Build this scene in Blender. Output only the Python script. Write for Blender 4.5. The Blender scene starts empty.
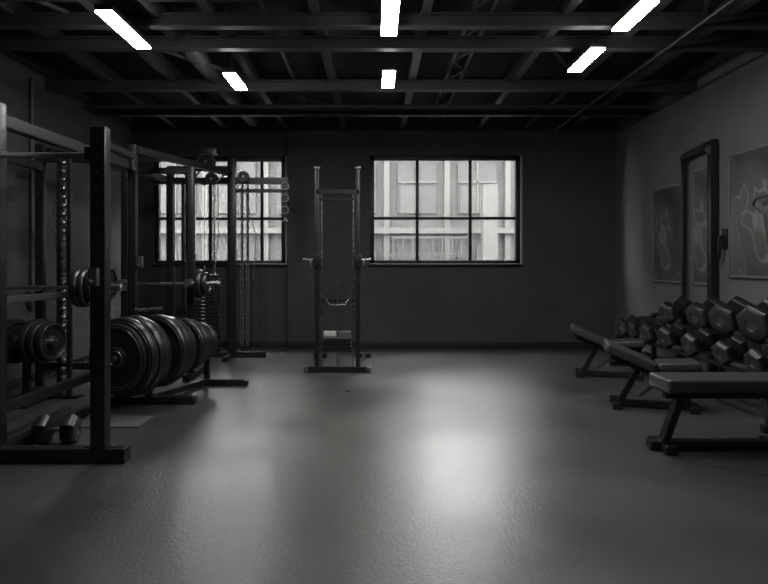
import bpy, bmesh, math, random
from mathutils import Vector, Matrix, Euler
random.seed(7)
S = bpy.context.scene
S.view_settings.view_transform = 'Standard'
S.view_settings.look = 'None'
S.view_settings.exposure = 0.0

# ------------------------------------------------------------ materials
def pmat(name, col, rough=0.5, metal=0.0, noise=0.0, nscale=8.0, bump=0.0, bscale=60.0, rvar=0.0, spec=0.5, coat=0.0):
    m = bpy.data.materials.new(name); m.use_nodes = True
    nt = m.node_tree; b = nt.nodes['Principled BSDF']
    b.inputs['Base Color'].default_value = (*col, 1)
    b.inputs['Roughness'].default_value = rough
    b.inputs['Metallic'].default_value = metal
    b.inputs['Specular IOR Level'].default_value = spec
    b.inputs['Coat Weight'].default_value = coat
    tc = nt.nodes.new('ShaderNodeTexCoord')
    if noise > 0 or rvar > 0:
        n = nt.nodes.new('ShaderNodeTexNoise'); n.inputs['Scale'].default_value = nscale
        n.inputs['Detail'].default_value = 6; n.inputs['Roughness'].default_value = 0.6
        nt.links.new(tc.outputs['Object'], n.inputs['Vector'])
        if noise > 0:
            r = nt.nodes.new('ShaderNodeMapRange')
            r.inputs['From Min'].default_value = 0.3; r.inputs['From Max'].default_value = 0.7
            r.inputs['To Min'].default_value = 1 - noise; r.inputs['To Max'].default_value = 1 + noise
            nt.links.new(n.outputs['Fac'], r.inputs['Value'])
            v = nt.nodes.new('ShaderNodeVectorMath'); v.operation = 'SCALE'
            v.inputs[0].default_value = col
            nt.links.new(r.outputs['Result'], v.inputs['Scale'])
            nt.links.new(v.outputs[0], b.inputs['Base Color'])
        if rvar > 0:
            r2 = nt.nodes.new('ShaderNodeMapRange')
            r2.inputs['From Min'].default_value = 0.3; r2.inputs['From Max'].default_value = 0.7
            r2.inputs['To Min'].default_value = rough - rvar; r2.inputs['To Max'].default_value = rough + rvar
            nt.links.new(n.outputs['Fac'], r2.inputs['Value'])
            nt.links.new(r2.outputs['Result'], b.inputs['Roughness'])
    if bump > 0:
        n2 = nt.nodes.new('ShaderNodeTexNoise'); n2.inputs['Scale'].default_value = bscale
        n2.inputs['Detail'].default_value = 4
        nt.links.new(tc.outputs['Object'], n2.inputs['Vector'])
        bp = nt.nodes.new('ShaderNodeBump'); bp.inputs['Strength'].default_value = bump
        bp.inputs['Distance'].default_value = 0.01
        nt.links.new(n2.outputs['Fac'], bp.inputs['Height'])
        nt.links.new(bp.outputs['Normal'], b.inputs['Normal'])
    return m

def emat(name, col, s):
    m = bpy.data.materials.new(name); m.use_nodes = True
    nt = m.node_tree; nt.nodes.clear()
    e = nt.nodes.new('ShaderNodeEmission'); o = nt.nodes.new('ShaderNodeOutputMaterial')
    e.inputs['Color'].default_value = (*col, 1); e.inputs['Strength'].default_value = s
    nt.links.new(e.outputs[0], o.inputs[0]); return m

M = {}
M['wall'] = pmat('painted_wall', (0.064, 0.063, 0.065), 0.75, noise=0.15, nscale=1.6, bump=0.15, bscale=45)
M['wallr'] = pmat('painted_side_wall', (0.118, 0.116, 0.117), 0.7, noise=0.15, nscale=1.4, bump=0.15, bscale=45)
M['ceil'] = pmat('ceiling_paint', (0.012, 0.012, 0.012), 0.9, noise=0.3, nscale=2)
M['beam'] = pmat('ceiling_steel', (0.058, 0.057, 0.058), 0.5, metal=0.2, noise=0.15, nscale=3)
M['base'] = pmat('baseboard_paint', (0.018, 0.018, 0.018), 0.5)
M['steel'] = pmat('black_powder_coat', (0.012, 0.012, 0.012), 0.34, metal=0.0, spec=0.6)
M['hole'] = pmat('hole_rim', (0.07, 0.068, 0.066), 0.5, metal=0.5)
M['chrome'] = pmat('brushed_chrome', (0.55, 0.54, 0.53), 0.28, metal=1.0, rvar=0.04, nscale=20)
M['dsteel'] = pmat('dark_steel', (0.20, 0.20, 0.195), 0.36, metal=0.8, rvar=0.03, nscale=20)
M['rubber'] = pmat('rubber', (0.014, 0.014, 0.014), 0.38, noise=0.15, nscale=15, spec=0.5)
M['iron'] = pmat('cast_iron', (0.022, 0.021, 0.021), 0.32, metal=0.2, noise=0.15, nscale=18, spec=0.7)
M['pad'] = pmat('vinyl_pad', (0.060, 0.059, 0.057), 0.32, bump=0.12, bscale=150, noise=0.12, nscale=9)
M['hexface'] = pmat('dumbbell_face', (0.050, 0.049, 0.048), 0.34, metal=0.1, noise=0.3, nscale=14)
M['pframe'] = pmat('poster_frame_metal', (0.15, 0.148, 0.142), 0.4, metal=0.2)
M['mark'] = pmat('white_marking', (0.55, 0.54, 0.52), 0.6)
M['frame'] = pmat('window_frame_paint', (0.008, 0.008, 0.008), 0.4)
M['sill'] = pmat('sill_paint', (0.34, 0.335, 0.33), 0.5)
M['lamp'] = emat('lamp_diffuser', (1.0, 0.985, 0.96), 74)
M['hous'] = pmat('lamp_housing', (0.03, 0.03, 0.03), 0.5, metal=0.4)
M['fac'] = pmat('facade_plaster', (0.0205, 0.0205, 0.020), 0.9, noise=0.18, nscale=0.8)
M['fac2'] = pmat('facade_dark_panel', (0.0110, 0.0110, 0.0108), 0.8, noise=0.25, nscale=1.0)
M['fac3'] = pmat('facade_light_trim', (0.0265, 0.0265, 0.0257), 0.8)
M['gnd'] = pmat('pavement', (0.022, 0.022, 0.0215), 0.9, noise=0.2, nscale=2)
M['lightpatch'] = pmat('painted_light_patch', (0.10, 0.098, 0.095), 0.45, noise=0.2, nscale=14)  # pale tone stands in for window light on the floor

def floor_mat():
    m = pmat('sealed_concrete_floor', (0.095, 0.092, 0.087), 0.40)
    nt = m.node_tree; b = nt.nodes['Principled BSDF']
    tc = nt.nodes.new('ShaderNodeTexCoord')
    n1 = nt.nodes.new('ShaderNodeTexNoise'); n1.inputs['Scale'].default_value = 0.9; n1.inputs['Detail'].default_value = 3
    n1.inputs['Roughness'].default_value = 0.5; n1.inputs['Distortion'].default_value = 0.5
    n2 = nt.nodes.new('ShaderNodeTexNoise'); n2.inputs['Scale'].default_value = 55; n2.inputs['Detail'].default_value = 5
    n3 = nt.nodes.new('ShaderNodeTexNoise'); n3.inputs['Scale'].default_value = 7; n3.inputs['Detail'].default_value = 10
    n3.inputs['Roughness'].default_value = 0.78
    for n in (n1, n2, n3): nt.links.new(tc.outputs['Object'], n.inputs['Vector'])
    cr = nt.nodes.new('ShaderNodeValToRGB')
    cr.color_ramp.elements[0].position = 0.25; cr.color_ramp.elements[0].color = (0.046, 0.045, 0.043, 1)
    cr.color_ramp.elements[1].position = 0.78; cr.color_ramp.elements[1].color = (0.105, 0.103, 0.098, 1)
    nt.links.new(n1.outputs['Fac'], cr.inputs['Fac'])
    mx = nt.nodes.new('ShaderNodeMixRGB'); mx.blend_type = 'MULTIPLY'; mx.inputs['Fac'].default_value = 0.8
    cr2 = nt.nodes.new('ShaderNodeValToRGB')
    cr2.color_ramp.elements[0].position = 0.22; cr2.color_ramp.elements[0].color = (0.5, 0.5, 0.5, 1)
    cr2.color_ramp.elements[1].position = 0.78; cr2.color_ramp.elements[1].color = (1, 1, 1, 1)
    nt.links.new(n3.outputs['Fac'], cr2.inputs['Fac'])
    nt.links.new(cr.outputs[0], mx.inputs[1]); nt.links.new(cr2.outputs[0], mx.inputs[2])
    nt.links.new(mx.outputs[0], b.inputs['Base Color'])
    r = nt.nodes.new('ShaderNodeMapRange'); r.inputs['From Min'].default_value = 0.25; r.inputs['From Max'].default_value = 0.75
    r.inputs['To Min'].default_value = 0.27; r.inputs['To Max'].default_value = 0.37
    nt.links.new(n1.outputs['Fac'], r.inputs['Value']); nt.links.new(r.outputs[0], b.inputs['Roughness'])
    bp = nt.nodes.new('ShaderNodeBump'); bp.inputs['Strength'].default_value = 0.42; bp.inputs['Distance'].default_value = 0.004
    nt.links.new(n2.outputs['Fac'], bp.inputs['Height']); nt.links.new(bp.outputs[0], b.inputs['Normal'])
    b.inputs['IOR'].default_value = 1.75
    return m
M['floor'] = floor_mat()

def glass_mat():
    m = bpy.data.materials.new('hazy_window_glass'); m.use_nodes = True
    nt = m.node_tree; nt.nodes.clear()
    o = nt.nodes.new('ShaderNodeOutputMaterial')
    t = nt.nodes.new('ShaderNodeBsdfTransparent'); t.inputs[0].default_value = (0.95, 0.95, 0.94, 1)
    g = nt.nodes.new('ShaderNodeBsdfGlossy'); g.inputs['Roughness'].default_value = 0.3; g.inputs[0].default_value = (0.2, 0.2, 0.2, 1)
    tr = nt.nodes.new('ShaderNodeBsdfTranslucent'); tr.inputs[0].default_value = (0.9, 0.9, 0.88, 1)
    m1 = nt.nodes.new('ShaderNodeMixShader'); m1.inputs[0].default_value = 0.010
    m2 = nt.nodes.new('ShaderNodeMixShader'); m2.inputs[0].default_value = 0.03
    nt.links.new(t.outputs[0], m1.inputs[1]); nt.links.new(tr.outputs[0], m1.inputs[2])
    nt.links.new(m1.outputs[0], m2.inputs[1]); nt.links.new(g.outputs[0], m2.inputs[2])
    nt.links.new(m2.outputs[0], o.inputs[0]); return m
M['glass'] = glass_mat()

def poster_mat():
    m = pmat('poster_print', (0.1, 0.1, 0.1), 0.3, spec=0.5)
    nt = m.node_tree; b = nt.nodes['Principled BSDF']
    tc = nt.nodes.new('ShaderNodeTexCoord')
    w = nt.nodes.new('ShaderNodeTexNoise'); w.inputs['Scale'].default_value = 1.3; w.inputs['Distortion'].default_value = 0.5
    w.inputs['Detail'].default_value = 2.5
    nt.links.new(tc.outputs['Object'], w.inputs['Vector'])
    cr = nt.nodes.new('ShaderNodeValToRGB')
    e = cr.color_ramp.elements
    e[0].position = 0.30; e[0].color = (0.035, 0.035, 0.035, 1)
    e[1].position = 0.70; e[1].color = (0.14, 0.138, 0.135, 1)
    for p, c in ((0.44, 0.06), (0.487, 0.07), (0.495, 0.20), (0.503, 0.07), (0.57, 0.09)):
        x = cr.color_ramp.elements.new(p); x.color = (c, c, c * 0.98, 1)
    nt.links.new(w.outputs['Fac'], cr.inputs['Fac']); nt.links.new(cr.outputs[0], b.inputs['Base Color'])
    return m
M['poster'] = poster_mat()

# ------------------------------------------------------------ mesh builder
class B:
    def __init__(s): s.bm = bmesh.new(); s.mats = []; s.X = Matrix.Identity(4)
    def mi(s, k):
        if k not in s.mats: s.mats.append(k)
        return s.mats.index(k)
    def _fin(s, vs, k, mtx):
        fs = set()
        for v in vs:
            v.co = s.X @ (mtx @ v.co)
            for f in v.link_faces: fs.add(f)
        i = s.mi(k)
        for f in fs: f.material_index = i
    def box(s, c, size, k, bev=0.0, rot=(0, 0, 0)):
        r = bmesh.ops.create_cube(s.bm, size=1.0)
        vs = r['verts']
        for v in vs: v.co = Vector((v.co.x * size[0], v.co.y * size[1], v.co.z * size[2]))
        if bev > 0:
            es = list({e for v in vs for e in v.link_edges})
            rr = bmesh.ops.bevel(s.bm, geom=es, offset=min(bev, min(size) * 0.45), segments=2 if bev < 0.02 else 4, profile=0.6, affect='EDGES')
            vs = list({v for f in rr['faces'] for v in f.verts} | {v for v in vs if v.is_valid})
        s._fin(vs, k, Matrix.Translation(c) @ Euler(rot).to_matrix().to_4x4())
    def beam(s, a, b, w, h, k, bev=0.006):
        a = Vector(a); b = Vector(b); d = b - a; L = d.length
        q = d.to_track_quat('Y', 'Z')
        r = bmesh.ops.create_cube(s.bm, size=1.0); vs = r['verts']
        for v in vs: v.co = Vector((v.co.x * w, v.co.y * L, v.co.z * h))
        if bev > 0:
            es = list({e for v in vs for e in v.link_edges})
            rr = bmesh.ops.bevel(s.bm, geom=es, offset=bev, segments=2, affect='EDGES')
            vs = list({v for f in rr['faces'] for v in f.verts} | {v for v in vs if v.is_valid})
        s._fin(vs, k, Matrix.Translation((a + b) / 2) @ q.to_matrix().to_4x4())
    def lathe(s, a, axis, prof, k, seg=32, start=0.0, caps=True):
        a = Vector(a); ax = Vector(axis).normalized()
        q = ax.to_track_quat('Z', 'Y').to_matrix().to_4x4()
        T = s.X @ Matrix.Translation(a) @ q
        rings = []
        for p in prof:
            t, r = p[0], p[1]
            if r < 1e-5: rings.append([s.bm.verts.new(T @ Vector((0, 0, t)))])
            else: rings.append([s.bm.verts.new(T @ Vector((r * math.cos(start + 2 * math.pi * i / seg), r * math.sin(start + 2 * math.pi * i / seg), t))) for i in range(seg)])
        for j in range(len(rings) - 1):
            r0, r1 = rings[j], rings[j + 1]
            kk = prof[j + 1][2] if len(prof[j + 1]) > 2 else k
            i = s.mi(kk)
            for n in range(seg):
                m = (n + 1) % seg
                if len(r0) == 1 and len(r1) == 1: continue
                if len(r0) == 1: f = s.bm.faces.new((r0[0], r1[m], r1[n]))
                elif len(r1) == 1: f = s.bm.faces.new((r0[n], r0[m], r1[0]))
                else: f = s.bm.faces.new((r0[n], r0[m], r1[m], r1[n]))
                f.material_index = i
        if caps:
            for rg, fl in ((rings[0], True), (rings[-1], False)):
                if len(rg) > 1:
                    f = s.bm.faces.new(list(reversed(rg)) if fl else rg); f.material_index = s.mi(k)
    def cyl(s, a, b, r, k, seg=16, r2=None):
        a = Vector(a); b = Vector(b); L = (b - a).length
        r2 = r if r2 is None else r2
        s.lathe(a, b - a, [(0, r), (L, r2)], k, seg)
    def tube(s, pts, r, k, seg=8):
        pts = [Vector(p) for p in pts]
        rings = []
        up = None
        for i, p in enumerate(pts):
            d = (pts[min(i + 1, len(pts) - 1)] - pts[max(i - 1, 0)]).normalized()
            if up is None:
                up = Vector((0, 0, 1)) if abs(d.z) < 0.9 else Vector((1, 0, 0))
            u = (up - d * up.dot(d)).normalized(); w = d.cross(u); up = u
            rings.append([s.bm.verts.new(s.X @ (p + (u * math.cos(t) + w * math.sin(t)) * r)) for t in [2 * math.pi * j / seg for j in range(seg)]])
        i = s.mi(k)
        for j in range(len(rings) - 1):
            for n in range(seg):
                m = (n + 1) % seg
                s.bm.faces.new((rings[j][n], rings[j][m], rings[j + 1][m], rings[j + 1][n])).material_index = i
        s.bm.faces.new(list(reversed(rings[0]))).material_index = i
        s.bm.faces.new(rings[-1]).material_index = i
    def torus(s, c, axis, R, r, k, seg=28, ss=8):
        c = Vector(c); q = Vector(axis).normalized().to_track_quat('Z', 'Y')
        rg = []
        for i in range(seg):
            a = 2 * math.pi * i / seg
            rg.append([s.bm.verts.new(s.X @ (c + q @ Vector(((R + r * math.cos(b)) * math.cos(a), (R + r * math.cos(b)) * math.sin(a), r * math.sin(b))))) for b in [2 * math.pi * j / ss for j in range(ss)]])
        m = s.mi(k)
        for i in range(seg):
            for j in range(ss):
                s.bm.faces.new((rg[i][j], rg[(i + 1) % seg][j], rg[(i + 1) % seg][(j + 1) % ss], rg[i][(j + 1) % ss])).material_index = m
    def done(s, name, smooth=True, origin=None):
        bmesh.ops.recalc_face_normals(s.bm, faces=s.bm.faces[:])
        me = bpy.data.meshes.new(name)
        if origin is None:
            xs = [v.co for v in s.bm.verts]
            origin = Vector((sum(v.x for v in xs) / len(xs), sum(v.y for v in xs) / len(xs), min(v.z for v in xs)))
        origin = Vector(origin)
        for v in s.bm.verts: v.co -= origin
        s.bm.to_mesh(me); s.bm.free()
        for k in s.mats: me.materials.append(M[k])
        if smooth:
            for p in me.polygons: p.use_smooth = True
            me.set_sharp_from_angle(angle=math.radians(35))
        o = bpy.data.objects.new(name, me); o.location = origin
        S.collection.objects.link(o); return o

def post(b, x, y, z0, z1, w=0.09, holes=True, k='steel', side=True):
    b.box((x, y, (z0 + z1) / 2), (w, w, z1 - z0), k, bev=0.009)
    if holes:
        z = z0 + 0.15
        while z < z1 - 0.08:
            b.lathe((x, y - w / 2 - 0.001, z), (0, 1, 0), [(0, 0.010), (0.004, 0.010)], 'hole', 8)
            if side: b.lathe((x + w / 2 + 0.001, y, z), (-1, 0, 0), [(0, 0.010), (0.004, 0.010)], 'hole', 8)
            z += 0.10

def plate(b, c, axis, R, t, k='iron', mark=True):
    h = t / 2
    pr = [(-h, 0.028), (-h, R * 0.30), (-h * 0.55, R * 0.34), (-h * 0.55, R * 0.80), (-h, R * 0.84), (-h, R * 0.965), (-h * 0.6, R), (h * 0.6, R),
          (h, R * 0.965), (h, R * 0.84), (h * 0.55, R * 0.80), (h * 0.55, R * 0.34), (h, R * 0.30), (h, 0.028)]
    b.lathe(c, axis, pr, k, 48)
    ax = Vector(axis).normalized()
    for sg in (-1, 1):
        b.torus(Vector(c) + ax * sg * h * 0.98, axis, R * 0.90, 0.004, 'dsteel', 48, 6)
        b.torus(Vector(c) + ax * sg * h * 1.0, axis, R * 0.22, 0.006, 'dsteel', 24, 6)

# ------------------------------------------------------------ room shell
XL, XR, YB, YF, ZC = -3.85, 3.77, 9.73, -2.2, 3.66
b = B(); b.box(((XL + XR) / 2, (YB + YF) / 2 + 0.1, -0.05), (XR - XL + 0.4, YB - YF + 0.5, 0.1), 'floor'); b.done('floor', False, (0, 0, 0))
b = B(); b.box(((XL + XR) / 2, (YB + YF) / 2, ZC + 0.05), (XR - XL + 0.6, YB - YF + 0.8, 0.1), 'ceil'); b.done('ceiling', False)
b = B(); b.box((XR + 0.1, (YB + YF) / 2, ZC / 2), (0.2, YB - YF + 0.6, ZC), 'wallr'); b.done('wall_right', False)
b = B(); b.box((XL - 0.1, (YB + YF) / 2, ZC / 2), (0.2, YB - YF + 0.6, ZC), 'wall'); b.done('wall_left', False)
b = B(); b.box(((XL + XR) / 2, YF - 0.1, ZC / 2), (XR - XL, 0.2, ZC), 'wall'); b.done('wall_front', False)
def wallseg(b, x0, x1, z0, z1, y0, y1): b.box(((x0 + x1) / 2, (y0 + y1) / 2, (z0 + z1) / 2), (x1 - x0, y1 - y0, z1 - z0), 'wall')
W1 = (-0.08, 2.28, 1.31, 3.02); W2 = (-3.50, -1.42, 1.31, 3.02)
XS = -1.37; YR = YB + 0.10; YO = YB + 0.30
b = B()
wallseg(b, XS, W1[0], 0, ZC, YB, YO); wallseg(b, W1[1], XR, 0, ZC, YB, YO)
wallseg(b, W1[0], W1[1], 0, W1[2], YB, YO); wallseg(b, W1[0], W1[1], W1[3], ZC, YB, YO)
wallseg(b, XL, W2[0], 0, ZC, YR, YO); wallseg(b, W2[1], XS, 0, ZC, YR, YO)
wallseg(b, W2[0], W2[1], 0, W2[2], YR, YO); wallseg(b, W2[0], W2[1], W2[3], ZC, YR, YO)
b.done('wall_back', False)
b = B(); b.box(((XS + XR) / 2, YB - 0.012, 0.05), (XR - XS, 0.024, 0.10), 'base', bev=0.004)
b.box(((XL + XS) / 2, YR - 0.012, 0.05), (XS - XL, 0.024, 0.10), 'base', bev=0.004); b.done('baseboard_back')
b = B(); b.box((XR - 0.012, (YB + YF) / 2, 0.05), (0.024, YB - YF - 0.06, 0.10), 'base', bev=0.004); b.done('baseboard_right')
b = B(); b.box((XL + 0.012, (YB + YF) / 2, 0.05), (0.024, YB - YF - 0.06, 0.10), 'base', bev=0.004); b.done('baseboard_left')

def window(name, W, yw, cols, zmid):
    x0, x1, z0, z1 = W; b = B(); y = yw + 0.06; f = 0.068
    for x in (x0 + f / 2, x1 - f / 2): b.box((x, y, (z0 + z1) / 2), (f, 0.09, z1 - z0), 'frame', bev=0.004)
    for z in (z0 + f / 2, z1 - f / 2): b.box(((x0 + x1) / 2, y, z), (x1 - x0, 0.09, f), 'frame', bev=0.004)
    for c in cols: b.box((c, y, (z0 + z1) / 2), (0.046, 0.06, z1 - z0 - 0.02), 'frame', bev=0.003)
    b.box(((x0 + x1) / 2, y, zmid), (x1 - x0 - 0.02, 0.06, 0.046), 'frame', bev=0.003)
    b.box(((x0 + x1) / 2, y + 0.012, (z0 + z1) / 2), (x1 - x0 - 0.04, 0.006, z1 - z0 - 0.04), 'glass')
    b.box(((x0 + x1) / 2, yw - 0.012, z0 - 0.012), (x1 - x0 + 0.06, 0.05, 0.03), 'frame', bev=0.004)
    b.box((x1 + 0.015, yw - 0.005, (z0 + z1) / 2), (0.03, 0.02, z1 - z0), 'sill', bev=0.003)
    b.box(((x0 + x1) / 2, yw - 0.015, z0 + 0.012), (x1 - x0, 0.02, 0.012), 'sill', bev=0.002)
    return b.done(name)
window('window_1', W1, YB, (0.665, 1.50), 2.04)
window('window_2', W2, YR, (-3.0, -2.62, -2.3, -1.80), 2.04)

# ------------------------------------------------------------ outside
b = B(); b.box((0, 22.2, -0.05), (70, 23.9, 0.1), 'gnd'); b.done('street_pavement', False)
b = B()
H = 4.5
b.box((0, 16.2, H / 2 + 0.002), (34, 0.4, H), 'fac')
rnd = random.Random(3)
for i in range(-10, 11):
    x = i * 1.55 + 0.3
    b.box((x, 15.95, H / 2 + 0.002), (0.14, 0.2, H), 'fac3')
    for z in (1.05, 3.25):
        hh = 1.3
        b.box((x + 0.78, 15.98, z), (1.0, 0.08, hh), 'fac2')
        b.box((x + 0.78, 15.92, z), (0.05, 0.06, hh), 'fac3'); b.box((x + 0.78, 15.92, z + 0.15), (1.0, 0.06, 0.05), 'fac3')
        if rnd.random() < 0.6: b.box((x + 0.55, 15.93, z - 0.3), (0.4, 0.05, 0.7), 'fac')
for z in (2.15, 4.42): b.box((0, 15.9, z), (34, 0.35, 0.14), 'fac3')
b.box((1.4, 15.2, 1.55), (2.0, 0.06, 0.06), 'fac2'); b.box((1.4, 15.2, 1.95), (2.0, 0.06, 0.06), 'fac2')
for i in range(9): b.box((0.45 + i * 0.24, 15.2, 1.0), (0.04, 0.05, 2.0), 'fac2')
b.box((2.75, 14.9, 1.6), (0.35, 0.3, 3.2), 'fac3')
b.done('neighbouring_building', False)
for x0, x1, hh in ((-26, -6.6, 15), (-3.8, 1.3, 16), (4.6, 26, 14)):  # unseen blocks added to mask the sky and narrow its floor highlight
    b = B(); b.box(((x0 + x1) / 2, 22.0, hh / 2), (x1 - x0, 3.0, hh), 'fac')
    z = 5.5
    while z < hh - 1:
        x = x0 + 0.6
        while x < x1 - 1.2:
            b.box((x + 0.5, 20.48, z), (0.9, 0.06, 1.2), 'fac2'); x += 1.6
        z += 2.4
    b.done('sky_blocker', False)

# ------------------------------------------------------------ ceiling structure
b = B()
def ibeam(a, c, w, h, k='beam'):
    a = Vector(a); c = Vector(c)
    b.beam(a, c, 0.022, h, k, 0)
    o = Vector((0, 0, h / 2 - 0.01))
    b.beam(a + o, c + o, w, 0.018, k, 0); b.beam(a - o, c - o, w, 0.018, k, 0)
for x in (-3.1, -2.35, -1.40, -0.50, 0.43, 1.62, 2.35, 3.05):
    ibeam((x, YF + 0.02, 3.52), (x, YB - 0.02, 3.52), 0.08, 0.15)
for y in (-0.5, 1.6, 3.4, 4.25, 5.30, 5.85, 7.25, 8.5):
    ibeam((XL + 0.02, y, 3.41), (XR - 0.02, y, 3.41), 0.09, 0.12)
for y in (4.9, 6.5, 7.9, 9.2):
    b.beam((XL + 0.02, y, 3.58), (XR - 0.02, y, 3.58), 0.04, 0.05, 'beam', 0)
for x in (0.85, 1.02):
    b.beam((x, YF + 0.02, 3.56), (x, YB - 0.02, 3.56), 0.03, 0.05, 'beam', 0)
y = 3.6; sgn = 0
while y < 9.4:
    a, c = (0.85, 1.02) if sgn else (1.02, 0.85)
    b.beam((a, y, 3.54), (c, y + 0.35, 3.54), 0.018, 0.02, 'beam', 0); y += 0.35; sgn = 1 - sgn
for (x0, y0, x1, y1) in ((-3.1, 4.3, -2.35, 5.8), (-2.35, 5.9, -1.4, 7.2), (1.62, 5.9, 2.35, 7.2), (2.35, 4.3, 3.05, 5.8), (-1.4, 7.3, -0.5, 8.5)):
    b.beam((x0, y0, 3.47), (x1, y1, 3.47), 0.03, 0.03, 'beam', 0)
b.beam((XR - 0.05, YF + 0.05, 3.56), (XR - 0.05, YB - 0.05, 3.56), 0.07, 0.10, 'beam', 0)
b.beam((XL + 0.05, YF + 0.05, 3.56), (XL + 0.05, YB - 0.05, 3.56), 0.07, 0.10, 'beam', 0)
b.done('ceiling_steel_grid', False)
b = B()
b.tube([(XL + 0.1, 8.0, 3.36), (XR - 0.1, 8.0, 3.36)], 0.022, 'beam')
b.tube([(XR - 0.03, YF + 0.1, 3.36), (XR - 0.03, 9.6, 3.36)], 0.012, 'beam')
b.tube([(-0.95, YF + 0.1, 3.50), (-0.95, 9.6, 3.50)], 0.020, 'beam')
b.tube([(2.72, YF + 0.1, 3.34), (2.72, 9.6, 3.34)], 0.012, 'beam')
for y in (5.0, 7.6):
    b.tube([(XL + 0.1, y, 3.46), (-1.0, y, 3.46), (-0.95, y, 3.48)], 0.012, 'beam')
b.done('ceiling_conduit')
b = B()
b.lathe((-1.88, YF + 0.1, 3.53), (0, 1, 0), [(0, 0.10), (YB - YF - 0.3, 0.10)], 'beam', 20)
y = YF + 0.6
while y < 9.2: b.torus((-1.88, y, 3.53), (0, 1, 0), 0.10, 0.010, 'beam', 20, 6); y += 0.9
b.done('ventilation_duct')

def lamp(x, y0, y1, z=3.23, w=0.125, yaw=0.0):
    b = B(); yc = (y0 + y1) / 2; L = y1 - y0
    b.X = Matrix.Translation((x, yc, 0)) @ Matrix.Rotation(yaw, 4, 'Z')
    b.box((0, 0, z + 0.035), (w + 0.015, L + 0.015, 0.045), 'hous', bev=0.005)
    b.box((0, 0, z + 0.004), (w, L, 0.012), 'lamp')
    for y in (-L / 2 + 0.12, L / 2 - 0.12): b.cyl((0, y, z + 0.055), (0, y, ZC), 0.006, 'hous', 6)
    b.done('ceiling_lamp')
lamp(-2.04, 4.66, 5.46); lamp(-1.46, 6.2, 6.78); lamp(0.115, 4.48, 5.15); lamp(0.14, 6.13, 6.70); lamp(1.99, 4.48, 5.04); lamp(1.97, 5.47, 6.13)
lamp(0.12, 2.2, 2.9)  # fill lamp added out of view, for a pool on the near floor

# ------------------------------------------------------------ power rack (left foreground)
b = B()
XA = -2.60
post(b, -1.86, 4.2, 0.0, 2.26, 0.10)
post(b, XA, 4.25, 0.0, 2.44, 0.10)
post(b, -3.45, 4.25, 0.0, 2.44, 0.09)
post(b, -2.50, 6.4, 0.0, 2.56, 0.08)
post(b, -3.45, 6.4, 0.0, 2.56, 0.08)
b.beam((-3.5, 4.2, 0.05), (-1.70, 4.2, 0.05), 0.11, 0.09, 'steel')
b.box((-1.69, 4.2, 0.05), (0.03, 0.12, 0.10), 'rubber', bev=0.008)
b.beam((XA, 4.3, 2.33), (-2.50, 6.4, 2.33), 0.08, 0.09, 'steel')
b.beam((-3.45, 4.3, 2.33), (-3.45, 6.4, 2.33), 0.08, 0.09, 'steel')
b.beam((XA, 4.3, 0.33), (-2.50, 6.4, 0.33), 0.07, 0.07, 'steel')
b.beam((XA, 4.3, 0.045), (-2.50, 6.4, 0.045), 0.08, 0.07, 'steel')
b.beam((-3.45, 4.3, 0.045), (-3.45, 6.4, 0.045), 0.08, 0.07, 'steel')
b.beam((-3.45, 6.4, 2.42), (-2.50, 6.4, 2.42), 0.07, 0.08, 'steel')
b.beam((-3.45, 6.4, 0.28), (-2.50, 6.4, 0.28), 0.07, 0.07, 'steel')
b.beam((XA, 4.3, 1.08), (-2.56, 6.35, 1.08), 0.05, 0.05, 'dsteel')
b.beam((-3.43, 4.3, 1.08), (-3.43, 6.35, 1.08), 0.05, 0.05, 'dsteel')
pts = [(XA + 0.74 * t / 12, 4.2 + 0.22 * math.sin(math.pi * t / 12), 2.08 + 0.03 * math.sin(math.pi * t / 12)) for t in range(13)]
b.tube(pts, 0.020, 'dsteel', 10)
b.tube([(-3.45, 4.22, 2.05), (-3.0, 4.22, 2.10), (XA, 4.22, 2.05)], 0.018, 'dsteel', 10)
b.box((-1.93, 4.2, 2.08), (0.05, 0.07, 0.09), 'steel', bev=0.005)
b.beam((-1.86, 4.22, 2.16), (-1.86, 4.75, 2.16), 0.05, 0.05, 'steel')
b.tube([(-1.86, 4.72, 2.16), (-2.2, 5.6, 2.22), (-2.48, 6.38, 2.30)], 0.022, 'steel', 10)
for (x, y, z) in ((XA, 4.15, 1.5), (-2.42, 6.4, 1.35), (-1.86, 4.12, 1.25)):
    b.box((x, y - 0.02, z), (0.06, 0.05, 0.12), 'dsteel', bev=0.006)
    b.cyl((x, y, z - 0.04), (x, y - 0.11, z - 0.02), 0.012, 'chrome', 10)
b.cyl((XA - 0.06, 4.2, 1.62), (XA + 0.08, 4.1, 1.62), 0.03, 'dsteel', 14)
for z in (0.5, 0.85): b.cyl((-2.46, 6.4, z), (-2.2, 6.4, z + 0.02), 0.018, 'chrome', 12)
b.tube([(-3.15, 6.38, 2.40), (-3.15, 6.3, 1.9), (-3.12, 6.3, 1.45), (-3.15, 6.3, 1.2)], 0.010, 'dsteel', 6)
b.tube([(-3.20, 6.3, 1.55), (-3.28, 6.3, 1.75), (-3.24, 6.3, 2.0), (-3.15, 6.3, 2.1)], 0.008, 'dsteel', 6)
for x in (-2.3, -1.95, -1.77): b.lathe((x, 4.2, 0.095), (0, 0, 1), [(0, 0.016), (0.012, 0.014)], 'dsteel', 6)
b.beam((-2.50, 6.47, 2.52), (-2.05, 8.72, 2.60), 0.07, 0.08, 'steel')
b.beam((-3.40, 6.47, 2.50), (-2.95, 8.72, 2.52), 0.07, 0.08, 'steel')
for t in (0.3, 0.65):
    b.beam((-3.40 + 0.45 * t, 6.47 + 2.25 * t, 2.51), (-2.50 + 0.45 * t, 6.47 + 2.25 * t, 2.54), 0.045, 0.05, 'steel')
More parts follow.
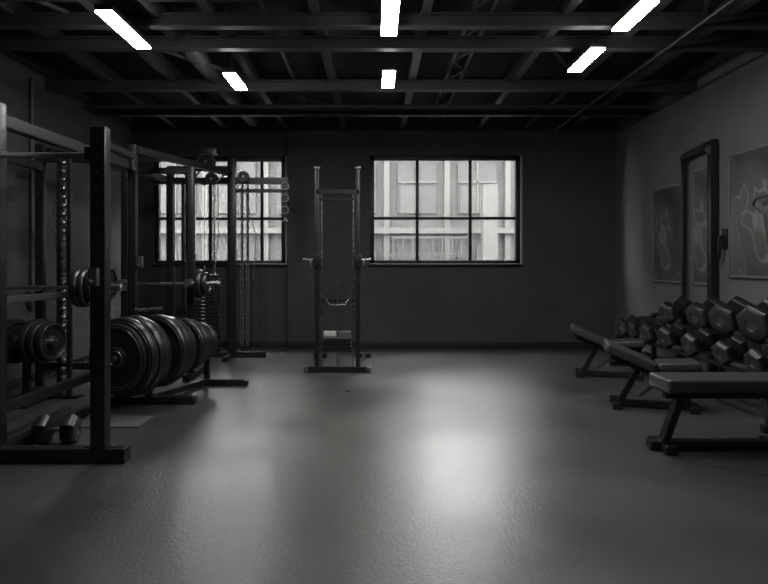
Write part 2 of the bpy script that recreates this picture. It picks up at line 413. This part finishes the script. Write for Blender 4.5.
b.done('power_rack')

b = B()
b.box((-3.03, 6.15, 1.22), (0.035, 0.05, 2.40), 'steel', bev=0.004); b.box((-3.13, 6.15, 1.22), (0.035, 0.05, 2.40), 'steel', bev=0.004)
z = 0.12
while z < 2.36:
    b.cyl((-3.12, 6.15, z), (-3.04, 6.15, z), 0.018, 'dsteel', 8)
    b.lathe((-3.08, 6.105, z), (0, 1, 0), [(0, 0.012), (0.01, 0.024), (0.03, 0.024)], 'dsteel', 10)
    z += 0.085
b.box((-3.08, 6.15, 2.43), (0.18, 0.09, 0.05), 'steel', bev=0.005)
b.box((-3.08, 6.18, 0.015), (0.30, 0.16, 0.03), 'steel', bev=0.005)
b.done('weight_peg_column')

def barbell(x0, x1, y, z, plates, name='barbell'):
    b = B()
    L = x1 - x0
    b.lathe((x0, y, z), (1, 0, 0), [(0, 0.0), (0, 0.026), (0.004, 0.03), (0.30, 0.03), (0.30, 0.040), (0.325, 0.040), (0.325, 0.016), (L - 0.325, 0.016), (L - 0.325, 0.040), (L - 0.30, 0.040), (L - 0.30, 0.03), (L - 0.004, 0.03), (L, 0.026), (L, 0)], 'chrome', 20, caps=False)
    for (x, R, t) in plates: plate(b, (x, y, z), (1, 0, 0), R, t)
    b.done(name)
barbell(-3.74, -2.12, 5.2, 1.136, [(-2.47, 0.165, 0.045), (-2.415, 0.165, 0.045), (-2.36, 0.13, 0.04), (-3.50, 0.165, 0.05)])

b = B()
for x in (-2.88, -2.12):
    post(b, x, 7.15, 0, 2.45, 0.075)
    b.beam((x, 6.95 if x > -2.5 else 6.75, 0.04), (x, 7.7, 0.04), 0.08, 0.07, 'steel')
    b.box((x, 7.09, 1.10), (0.07, 0.06, 0.10), 'dsteel', bev=0.005)
    b.beam((x, 7.10, 1.075), (x, 6.96, 1.075), 0.06, 0.02, 'dsteel', 0.003)
    b.beam((x, 6.965, 1.07), (x, 6.965, 1.14), 0.06, 0.014, 'dsteel', 0.002)
b.beam((-2.88, 7.15, 2.40), (-2.12, 7.15, 2.40), 0.07, 0.07, 'steel')
b.beam((-2.88, 7.15, 0.25), (-2.12, 7.15, 0.25), 0.06, 0.06, 'steel')
b.done('squat_stand')
barbell(-3.35, -1.75, 7.03, 1.103, [(-3.02, 0.19, 0.06), (-1.98, 0.16, 0.06), (-1.92, 0.13, 0.05)])

# plate storage rack with big plates
b = B()
ax = Vector((0.34, 0.94, 0)).normalized()
p0 = Vector((-2.26, 5.62, 0.49))
b.cyl(p0 - ax * 0.16, p0 + ax * 1.40, 0.026, 'dsteel', 20)
for t in (0.31, 1.24):
    c = p0 + ax * t
    b.beam((c.x, c.y, 0.03), (c.x, c.y, 0.52), 0.06, 0.05, 'steel')
    x0 = c.x - (0.42 if t < 1 else 0.12)
    b.beam((x0, c.y, 0.035), (c.x + 0.42, c.y, 0.035), 0.09, 0.07, 'steel')
    for e in (x0 - 0.01, c.x + 0.43): b.box((e, c.y, 0.03), (0.03, 0.10, 0.06), 'rubber', bev=0.006)
a = p0 + ax * 0.31; c = p0 + ax * 1.24
b.beam((a.x, a.y, 0.05), (c.x, c.y, 0.05), 0.07, 0.06, 'steel')
b.done('plate_storage_rack')
for t, R, th in ((-0.10, 0.31, 0.05), (-0.02, 0.36, 0.09), (0.09, 0.37, 0.11), (0.19, 0.34, 0.06), (0.43, 0.35, 0.09), (0.53, 0.33, 0.08), (0.62, 0.30, 0.07), (0.82, 0.28, 0.08), (0.92, 0.26, 0.08), (1.01, 0.23, 0.06), (1.14, 0.20, 0.06)):
    b = B(); c = p0 + ax * t; plate(b, c, ax, R, th, 'iron')
    b.done('weight_plate')

# ------------------------------------------------------------ dumbbells
def dumbbell(cx, cy, cz, R, L, yaw=0.0, tilt=0.0, seg=6, start=math.pi / 6):
    b = B(); b.X = Matrix.Translation((cx, cy, cz)) @ Matrix.Rotation(tilt, 4, 'Y') @ Matrix.Rotation(yaw, 4, 'Z')
    hl = L * 0.37
    for s in (-1, 1):
        x = s * L / 2
        b.lathe((x, 0, 0), (-s, 0, 0), [(0.006, 0.0, 'hexface'), (0.006, R * 0.30, 'dsteel'), (0.0, R * 0.34, 'hexface'), (0.0, R * 0.76, 'hexface'), (0.012, R * 0.90, 'hexface'), (0.034, R, 'rubber'), (hl - 0.038, R, 'rubber'), (hl - 0.012, R * 0.88, 'rubber'), (hl, R * 0.60, 'rubber'), (hl + 0.01, 0.02, 'rubber')], 'rubber', seg, start=start, caps=False)
    b.lathe((-L / 2 + hl, 0, 0), (1, 0, 0), [(0, 0.016), (L * 0.065, 0.019), (L * 0.13, 0.021), (L * 0.195, 0.019), (L * 0.26, 0.016)], 'chrome', 16)
    b.done('dumbbell')
b = B()
YN, YFAR = 4.85, 8.12
TL = math.radians(-16)
XU, XLo, ZU, ZL = 3.55, 3.26, 0.67, 0.44
sn, cs = math.sin(-TL), math.cos(TL)
for y in (YN + 0.05, 6.5, YFAR - 0.05):
    b.beam((3.06, y, 0.03), (3.64, y, 0.03), 0.07, 0.06, 'steel')
    b.beam((3.63, y, 0.03), (3.63, y, ZU), 0.05, 0.05, 'steel'); b.beam((3.20, y, 0.03), (3.20, y, ZL - 0.05), 0.05, 0.06, 'steel')
    b.beam((3.14, y, ZL - 0.075), (3.62, y, ZL + 0.045), 0.04, 0.03, 'steel'); b.beam((3.42, y, ZU - 0.075), (3.64, y, ZU - 0.02), 0.04, 0.03, 'steel')
for xc, zc, hw in ((XU, ZU, 0.085), (XLo, ZL, 0.075)):
    for s in (-1, 1):
        b.beam((xc + s * hw * cs, YN, zc + s * hw * sn - 0.015), (xc + s * hw * cs, YFAR, zc + s * hw * sn - 0.015), 0.05, 0.03, 'steel')
b.done('dumbbell_rack')
C6 = math.cos(math.pi / 6)
def ondb(xc, zc, y, R, L, yaw): dumbbell(xc - sn * R * C6, y, zc + cs * R * C6 + 0.006, R, L, yaw, TL)
rr = random.Random(5)
for y, R in ((7.24, 0.135), (6.57, 0.155), (6.09, 0.17), (5.59, 0.18), (5.09, 0.185)):
    ondb(XU, ZU, y, R, 0.33, 0.20 + rr.uniform(-0.08, 0.12))
for y, R in ((7.90, 0.115), (7.56, 0.12), (7.18, 0.125), (6.73, 0.13), (6.20, 0.125), (5.64, 0.12), (5.13, 0.12)):
    ondb(XLo, ZL, y, R, 0.25, 0.14 + rr.uniform(-0.08, 0.10))
dumbbell(-2.37, 4.62, 0.115 * C6, 0.115, 0.30, 0.10, 0)

# ------------------------------------------------------------ benches
def pad(b, a, c, w, t):
    a = Vector(a); c = Vector(c); d = c - a; L = d.length
    ang = math.atan2(-d.z, math.hypot(d.x, d.y)); yaw = math.atan2(d.y, d.x)
    m = (a + c) / 2 + Vector((0, 0, t / 2))
    b.box(m, (L, w, t), 'pad', bev=0.028, rot=(0, ang, yaw))
    b.box(m - Vector((0, 0, t / 2 + 0.004)), (L - 0.04, w - 0.05, 0.014), 'steel', rot=(0, ang, yaw))
b = B(); y = 4.47
pad(b, (2.04, y, 0.435), (2.98, y, 0.435), 0.34, 0.095)
b.beam((2.08, y, 0.395), (2.94, y, 0.395), 0.06, 0.05, 'steel')
for x0, x1 in ((2.20, 2.07), (2.82, 2.90)):
    b.beam((x0, y, 0.39), (x1, y, 0.03), 0.09, 0.05, 'steel')
    b.beam((x1, y - 0.13, 0.03), (x1, y + 0.13, 0.03), 0.07, 0.055, 'steel')
    for s in (-1, 1): b.box((x1, y + s * 0.13, 0.03), (0.085, 0.04, 0.06), 'rubber', bev=0.008)
b.beam((1.97, y, 0.04), (2.98, y, 0.04), 0.10, 0.055, 'steel')
b.done('flat_weight_bench')
def adj(x, y, yaw, nm='adjustable_weight_bench'):
    b = B(); b.X = Matrix.Translation((x, y, 0)) @ Matrix.Rotation(yaw, 4, 'Z')
    pad(b, (0.0, 0, 0.53), (0.42, 0, 0.35), 0.40, 0.085)
    pad(b, (0.45, 0, 0.36), (0.80, 0, 0.38), 0.32, 0.075)
    b.beam((0.05, 0, 0.47), (0.42, 0, 0.315), 0.05, 0.05, 'steel')
    b.beam((0.36, 0, 0.325), (0.78, 0, 0.335), 0.06, 0.05, 'steel')
    b.beam((0.30, 0, 0.37), (0.13, 0, 0.03), 0.08, 0.05, 'steel')
    b.beam((0.66, 0, 0.33), (0.72, 0, 0.03), 0.07, 0.05, 'steel')
    b.beam((0.06, 0, 0.035), (0.80, 0, 0.035), 0.09, 0.05, 'steel')
    for xx in (0.10, 0.74):
        b.beam((xx, -0.16, 0.03), (xx, 0.16, 0.03), 0.07, 0.055, 'steel')
        for s in (-1, 1): b.box((xx, s * 0.16, 0.03), (0.085, 0.04, 0.06), 'rubber', bev=0.008)
    b.cyl((0.42, -0.16, 0.31), (0.42, 0.16, 0.31), 0.018, 'chrome', 14)
    b.beam((0.55, 0, 0.31), (0.30, 0, 0.10), 0.03, 0.03, 'dsteel')
    b.done(nm)
adj(2.17, 5.86, -0.28); adj(2.34, 7.40, -0.28)

# ------------------------------------------------------------ cable stand (centre)
b = B(); cx = -0.46; y = 7.6
b.beam((cx - 0.38, y, 0.04), (cx + 0.38, y, 0.04), 0.08, 0.06, 'steel')
for e in (-0.38, 0.38): b.box((cx + e, y, 0.035), (0.06, 0.11, 0.07), 'dsteel', bev=0.01)
for s in (-1, 1):
    x = cx + s * 0.25
    post(b, x, y, 0.0, 2.50, 0.05, holes=False)
    b.cyl((x - s * 0.055, y, 0.06), (x - s * 0.055, y, 2.22), 0.009, 'chrome', 10)
    z = 0.3
    while z < 2.4:
        b.lathe((x, y - 0.028, z), (0, 1, 0), [(0, 0.009), (0.004, 0.009)], 'hole', 8); z += 0.085
    b.box((x, y, 2.50), (0.07, 0.07, 0.03), 'dsteel', bev=0.005)
    b.beam((x, y, 0.035), (x + s * 0.06, y + 1.15, 0.035), 0.05, 0.04, 'steel')
    b.box((x + s * 0.06, y + 1.15, 0.03), (0.18, 0.07, 0.06), 'rubber', bev=0.008)
    b.box((x, y, 1.36), (0.085, 0.09, 0.17), 'steel', bev=0.008)
    b.cyl((x + s * 0.04, y - 0.02, 1.38), (x + s * 0.14, y - 0.02, 1.38), 0.013, 'chrome', 10)
    b.torus((x + s * 0.075, y - 0.06, 1.32), (1, 0, 0), 0.045, 0.012, 'dsteel', 20, 6)
    b.lathe((x + s * 0.14, y - 0.02, 1.38), (s, 0, 0), [(0, 0.02), (0.03, 0.02)], 'dsteel', 12)
    b.tube([(x + s * 0.075, y - 0.06, 1.28), (x + s * 0.08, y - 0.07, 1.2), (x + s * 0.07, y - 0.06, 1.1)], 0.005, 'chrome', 6)
b.beam((cx - 0.27, y, 2.21), (cx + 0.27, y, 2.21), 0.05, 0.06, 'steel')
b.beam((cx - 0.25, y, 2.12), (cx + 0.25, y, 2.12), 0.03, 0.03, 'steel')
b.beam((cx - 0.25, y, 0.88), (cx + 0.25, y, 0.88), 0.03, 0.03, 'steel')
b.tube([(cx, y, 0.50), (cx + 0.01, y - 0.02, 0.75), (cx, y, 1.16)], 0.008, 'chrome', 6)
b.tube([(cx - 0.14, y, 0.9), (cx - 0.10, y - 0.05, 0.83), (cx, y - 0.06, 0.82), (cx + 0.10, y - 0.05, 0.83), (cx + 0.14, y, 0.9)], 0.009, 'dsteel', 8)
for i in range(5):
    k = 'steel' if i != 4 else 'pframe'
    b.box((cx, y, 0.27 + i * 0.04), (0.34, 0.09, 0.032), k, bev=0.004)
for s in (-1, 1): b.box((cx + s * 0.09, y - 0.01, 0.475), (0.15, 0.08, 0.06), 'mark' if s < 0 else 'pframe', bev=0.006)
b.cyl((cx, y, 0.07), (cx, y, 0.52), 0.014, 'chrome', 10)
b.done('cable_pulley_stand')

# ------------------------------------------------------------ cable crossover machine (rear left)
b = B(); y = 8.8
post(b, -2.03, y, 0, 2.82, 0.11, k='steel'); post(b, -2.90, y, 0, 2.62, 0.10)
post(b, -2.72, y, 0, 2.55, 0.05, holes=False)
b.beam((-3.15, y, 2.50), (-1.25, y, 2.50), 0.09, 0.09, 'steel')
b.beam((-2.95, y, 2.68), (-1.98, y, 2.68), 0.06, 0.06, 'steel')
b.beam((-2.03, y, 2.36), (-1.25, y, 2.36), 0.05, 0.05, 'steel')
b.beam((-2.45, y, 0.04), (-1.55, y, 0.04), 0.11, 0.07, 'steel'); b.beam((-3.15, y, 0.04), (-2.6, y, 0.04), 0.11, 0.07, 'steel')
b.beam((-2.03, y - 0.45, 0.035), (-2.03, y + 0.5, 0.035), 0.08, 0.06, 'steel')
b.beam((-3.1, y, 1.33), (-2.0, y, 1.33), 0.05, 0.05, 'steel')
b.beam((-1.27, y, 2.55), (-1.27, y, 1.98), 0.08, 0.05, 'steel')
for z in (2.42, 2.25, 2.08): b.torus((-1.27, y - 0.05, z), (0, 1, 0), 0.05, 0.012, 'dsteel', 20, 6)
b.tube([(-1.27, y - 0.02, 1.98), (-1.30, y - 0.02, 1.92), (-1.24, y - 0.02, 1.92), (-1.27, y - 0.02, 1.98)], 0.010, 'chrome', 6)
for x, z, R in ((-2.38, 2.76, 0.14), (-2.30, 2.52, 0.09), (-2.60, 2.60, 0.08), (-1.85, 2.55, 0.08)):
    b.lathe((x, y - 0.10, z), (0, 1, 0), [(0, 0.0), (0, R), (0.014, R), (0.024, R * 0.82), (0.034, R), (0.048, R), (0.048, 0)], 'steel', 28, caps=False)
    b.torus((x, y - 0.102, z), (0, 1, 0), R * 0.80, 0.009, 'dsteel', 28, 6)
    b.lathe((x, y - 0.115, z), (0, 1, 0), [(0, 0.02), (0.02, 0.025)], 'chrome', 12)
    b.box((x, y - 0.03, z), (0.05, 0.10, R * 1.6), 'steel', bev=0.005)
b.box((-2.35, y, 2.92), (0.20, 0.06, 0.10), 'dsteel', bev=0.008)
b.box((-2.35, y, 2.80), (0.06, 0.05, 0.24), 'steel', bev=0.008)
b.tube([(-2.45, y - 0.13, 2.62), (-2.50, y - 0.2, 2.52), (-2.38, y - 0.22, 2.42), (-2.20, y - 0.2, 2.46), (-2.1, y - 0.13, 2.58)], 0.014, 'dsteel', 8)
for x in (-1.88, -1.80):
    b.box((x, y - 0.02, 1.30), (0.018, 0.02, 2.35), 'steel')
    z = 0.18
    while z < 2.42:
        b.torus((x, y - 0.04, z), (0, 1, 0) if int(z * 100) % 2 else (0.6, 1, 0), 0.022, 0.007, 'dsteel', 12, 5); z += 0.05
for i in range(22):
    b.box((-2.42, y, 0.10 + i * 0.05), (0.42, 0.14, 0.042), 'iron', bev=0.004)
    b.box((-2.42, y - 0.072, 0.10 + i * 0.05), (0.05, 0.004, 0.014), 'mark')
for x in (-2.56, -2.28): b.cyl((x, y, 0.06), (x, y, 2.48), 0.013, 'chrome', 12)
b.cyl((-2.42, y, 1.1), (-2.42, y, 2.5), 0.006, 'chrome', 8)
b.tube([(-2.60, y - 0.1, 2.55), (-2.66, y - 0.25, 1.9), (-2.58, y - 0.3, 1.3), (-2.62, y - 0.25, 0.8), (-2.5, y - 0.2, 0.3)], 0.007, 'dsteel', 6)
b.tube([(-1.85, y - 0.1, 2.45), (-1.66, y - 0.15, 1.7), (-1.70, y - 0.15, 1.1)], 0.006, 'dsteel', 6)
b.tube([(-2.2, y - 0.12, 2.45), (-2.17, y - 0.2, 1.7), (-2.25, y - 0.2, 1.0), (-2.14, y - 0.15, 0.5)], 0.006, 'dsteel', 6)
b.done('cable_crossover_machine')

b = B()
for x, R in ((-3.56, 0.19), (-3.48, 0.21), (-3.40, 0.21), (-3.20, 0.21), (-3.13, 0.20), (-3.06, 0.18)): plate(b, (x, 5.86, 0.60), (1, -0.25, 0), R, 0.06, 'iron')
b.cyl((-3.64, 5.92, 0.60), (-2.98, 5.80, 0.60), 0.028, 'chrome', 16)
b.beam((-3.29, 5.86, 0.60), (-3.29, 5.86, 0.0), 0.06, 0.06, 'steel')
b.box((-3.29, 5.86, 0.02), (0.18, 0.35, 0.04), 'steel', bev=0.006)
b.done('loaded_plate_stand')
b = B(); b.box((-2.20, 5.22, 0.006), (0.55, 0.36, 0.012), 'lightpatch', bev=0.004); b.done('floor_light_patch')  # thin pale slab painted as the window's reflection on the floor

# ------------------------------------------------------------ right wall things
def framed(name, y0, y1, z0, z1, k):
    b = B(); x = XR - 0.012; yc = (y0 + y1) / 2; zc = (z0 + z1) / 2
    b.box((x, yc, zc), (0.016, y1 - y0, z1 - z0), k)
    for y in (y0, y1): b.box((x - 0.003, y, zc), (0.026, 0.028, z1 - z0 + 0.028), 'pframe', bev=0.004)
    for z in (z0, z1): b.box((x - 0.003, yc, z), (0.026, y1 - y0 + 0.028, 0.028), 'pframe', bev=0.004)
    b.done(name)
framed('framed_poster', 7.58, 8.36, 1.10, 2.31, 'poster')
framed('framed_poster', 6.90, 7.30, 1.10, 2.42, 'poster')
framed('framed_poster', 5.35, 6.56, 1.20, 2.47, 'poster')
b = B(); x = 3.705
b.box((x, 6.81, 1.345), (0.075, 0.08, 2.69), 'steel', bev=0.006); b.box((x, 7.44, 1.33), (0.05, 0.05, 2.62), 'steel', bev=0.006)
b.beam((x, 6.77, 2.66), (x, 7.47, 2.60), 0.07, 0.07, 'steel')
b.lathe((x - 0.03, 6.78, 2.58), (0, 1, 0), [(0, 0.0), (0, 0.05), (0.03, 0.05), (0.03, 0)], 'dsteel', 20, caps=False)
b.beam((x, 6.81, 0.35), (x, 7.44, 0.35), 0.04, 0.05, 'steel')
z = 0.9
while z < 2.5:
    b.lathe((x - 0.0385, 6.81, z), (1, 0, 0), [(0, 0.010), (0.004, 0.010)], 'hole', 8); z += 0.1
b.done('cable_column')
b = B()
b.cyl((XR, 6.68, 1.62), (XR - 0.06, 6.68, 1.62), 0.02, 'steel'); b.tube([(XR - 0.06, 6.68, 1.62), (XR - 0.07, 6.66, 1.48), (XR - 0.06, 6.70, 1.38)], 0.022, 'steel')
b.box((XR - 0.012, 6.66, 1.60), (0.02, 0.08, 0.22), 'steel', bev=0.006)
b.done('wall_hook')
b = B()
b.tube([(XR - 0.035, 5.62, 1.95), (XR - 0.10, 5.75, 1.98), (XR - 0.10, 5.98, 1.96), (XR - 0.08, 6.05, 1.90)], 0.014, 'dsteel')
b.tube([(XR - 0.08, 6.05, 1.90), (XR - 0.1, 5.85, 1.80), (XR - 0.1, 5.8, 1.5), (XR - 0.08, 5.7, 1.3)], 0.010, 'dsteel')
b.done('resistance_band')
b = B(); b.tube([(XL + 0.03, 6.9, 0.8), (XL + 0.03, 6.9, 3.4)], 0.018, 'dsteel'); b.box((XL + 0.03, 6.9, 0.95), (0.06, 0.12, 0.18), 'dsteel', bev=0.005); b.done('wall_conduit')

# ------------------------------------------------------------ world and camera
w = bpy.data.worlds.new('overcast_sky'); S.world = w; w.use_nodes = True
bg = w.node_tree.nodes['Background']; bg.inputs[0].default_value = (0.99, 0.99, 1.0, 1); bg.inputs[1].default_value = 27

cam = bpy.data.cameras.new('camera'); co = bpy.data.objects.new('camera', cam); S.collection.objects.link(co)
co.location = (0, 0, 1.35); co.rotation_euler = (math.radians(90), 0, 0)
cam.sensor_fit = 'HORIZONTAL'; cam.sensor_width = 36; cam.lens = 36 * 620 / 768
cam.shift_x = 9 / 768; cam.shift_y = -30 / 768; cam.clip_start = 0.05
S.camera = co
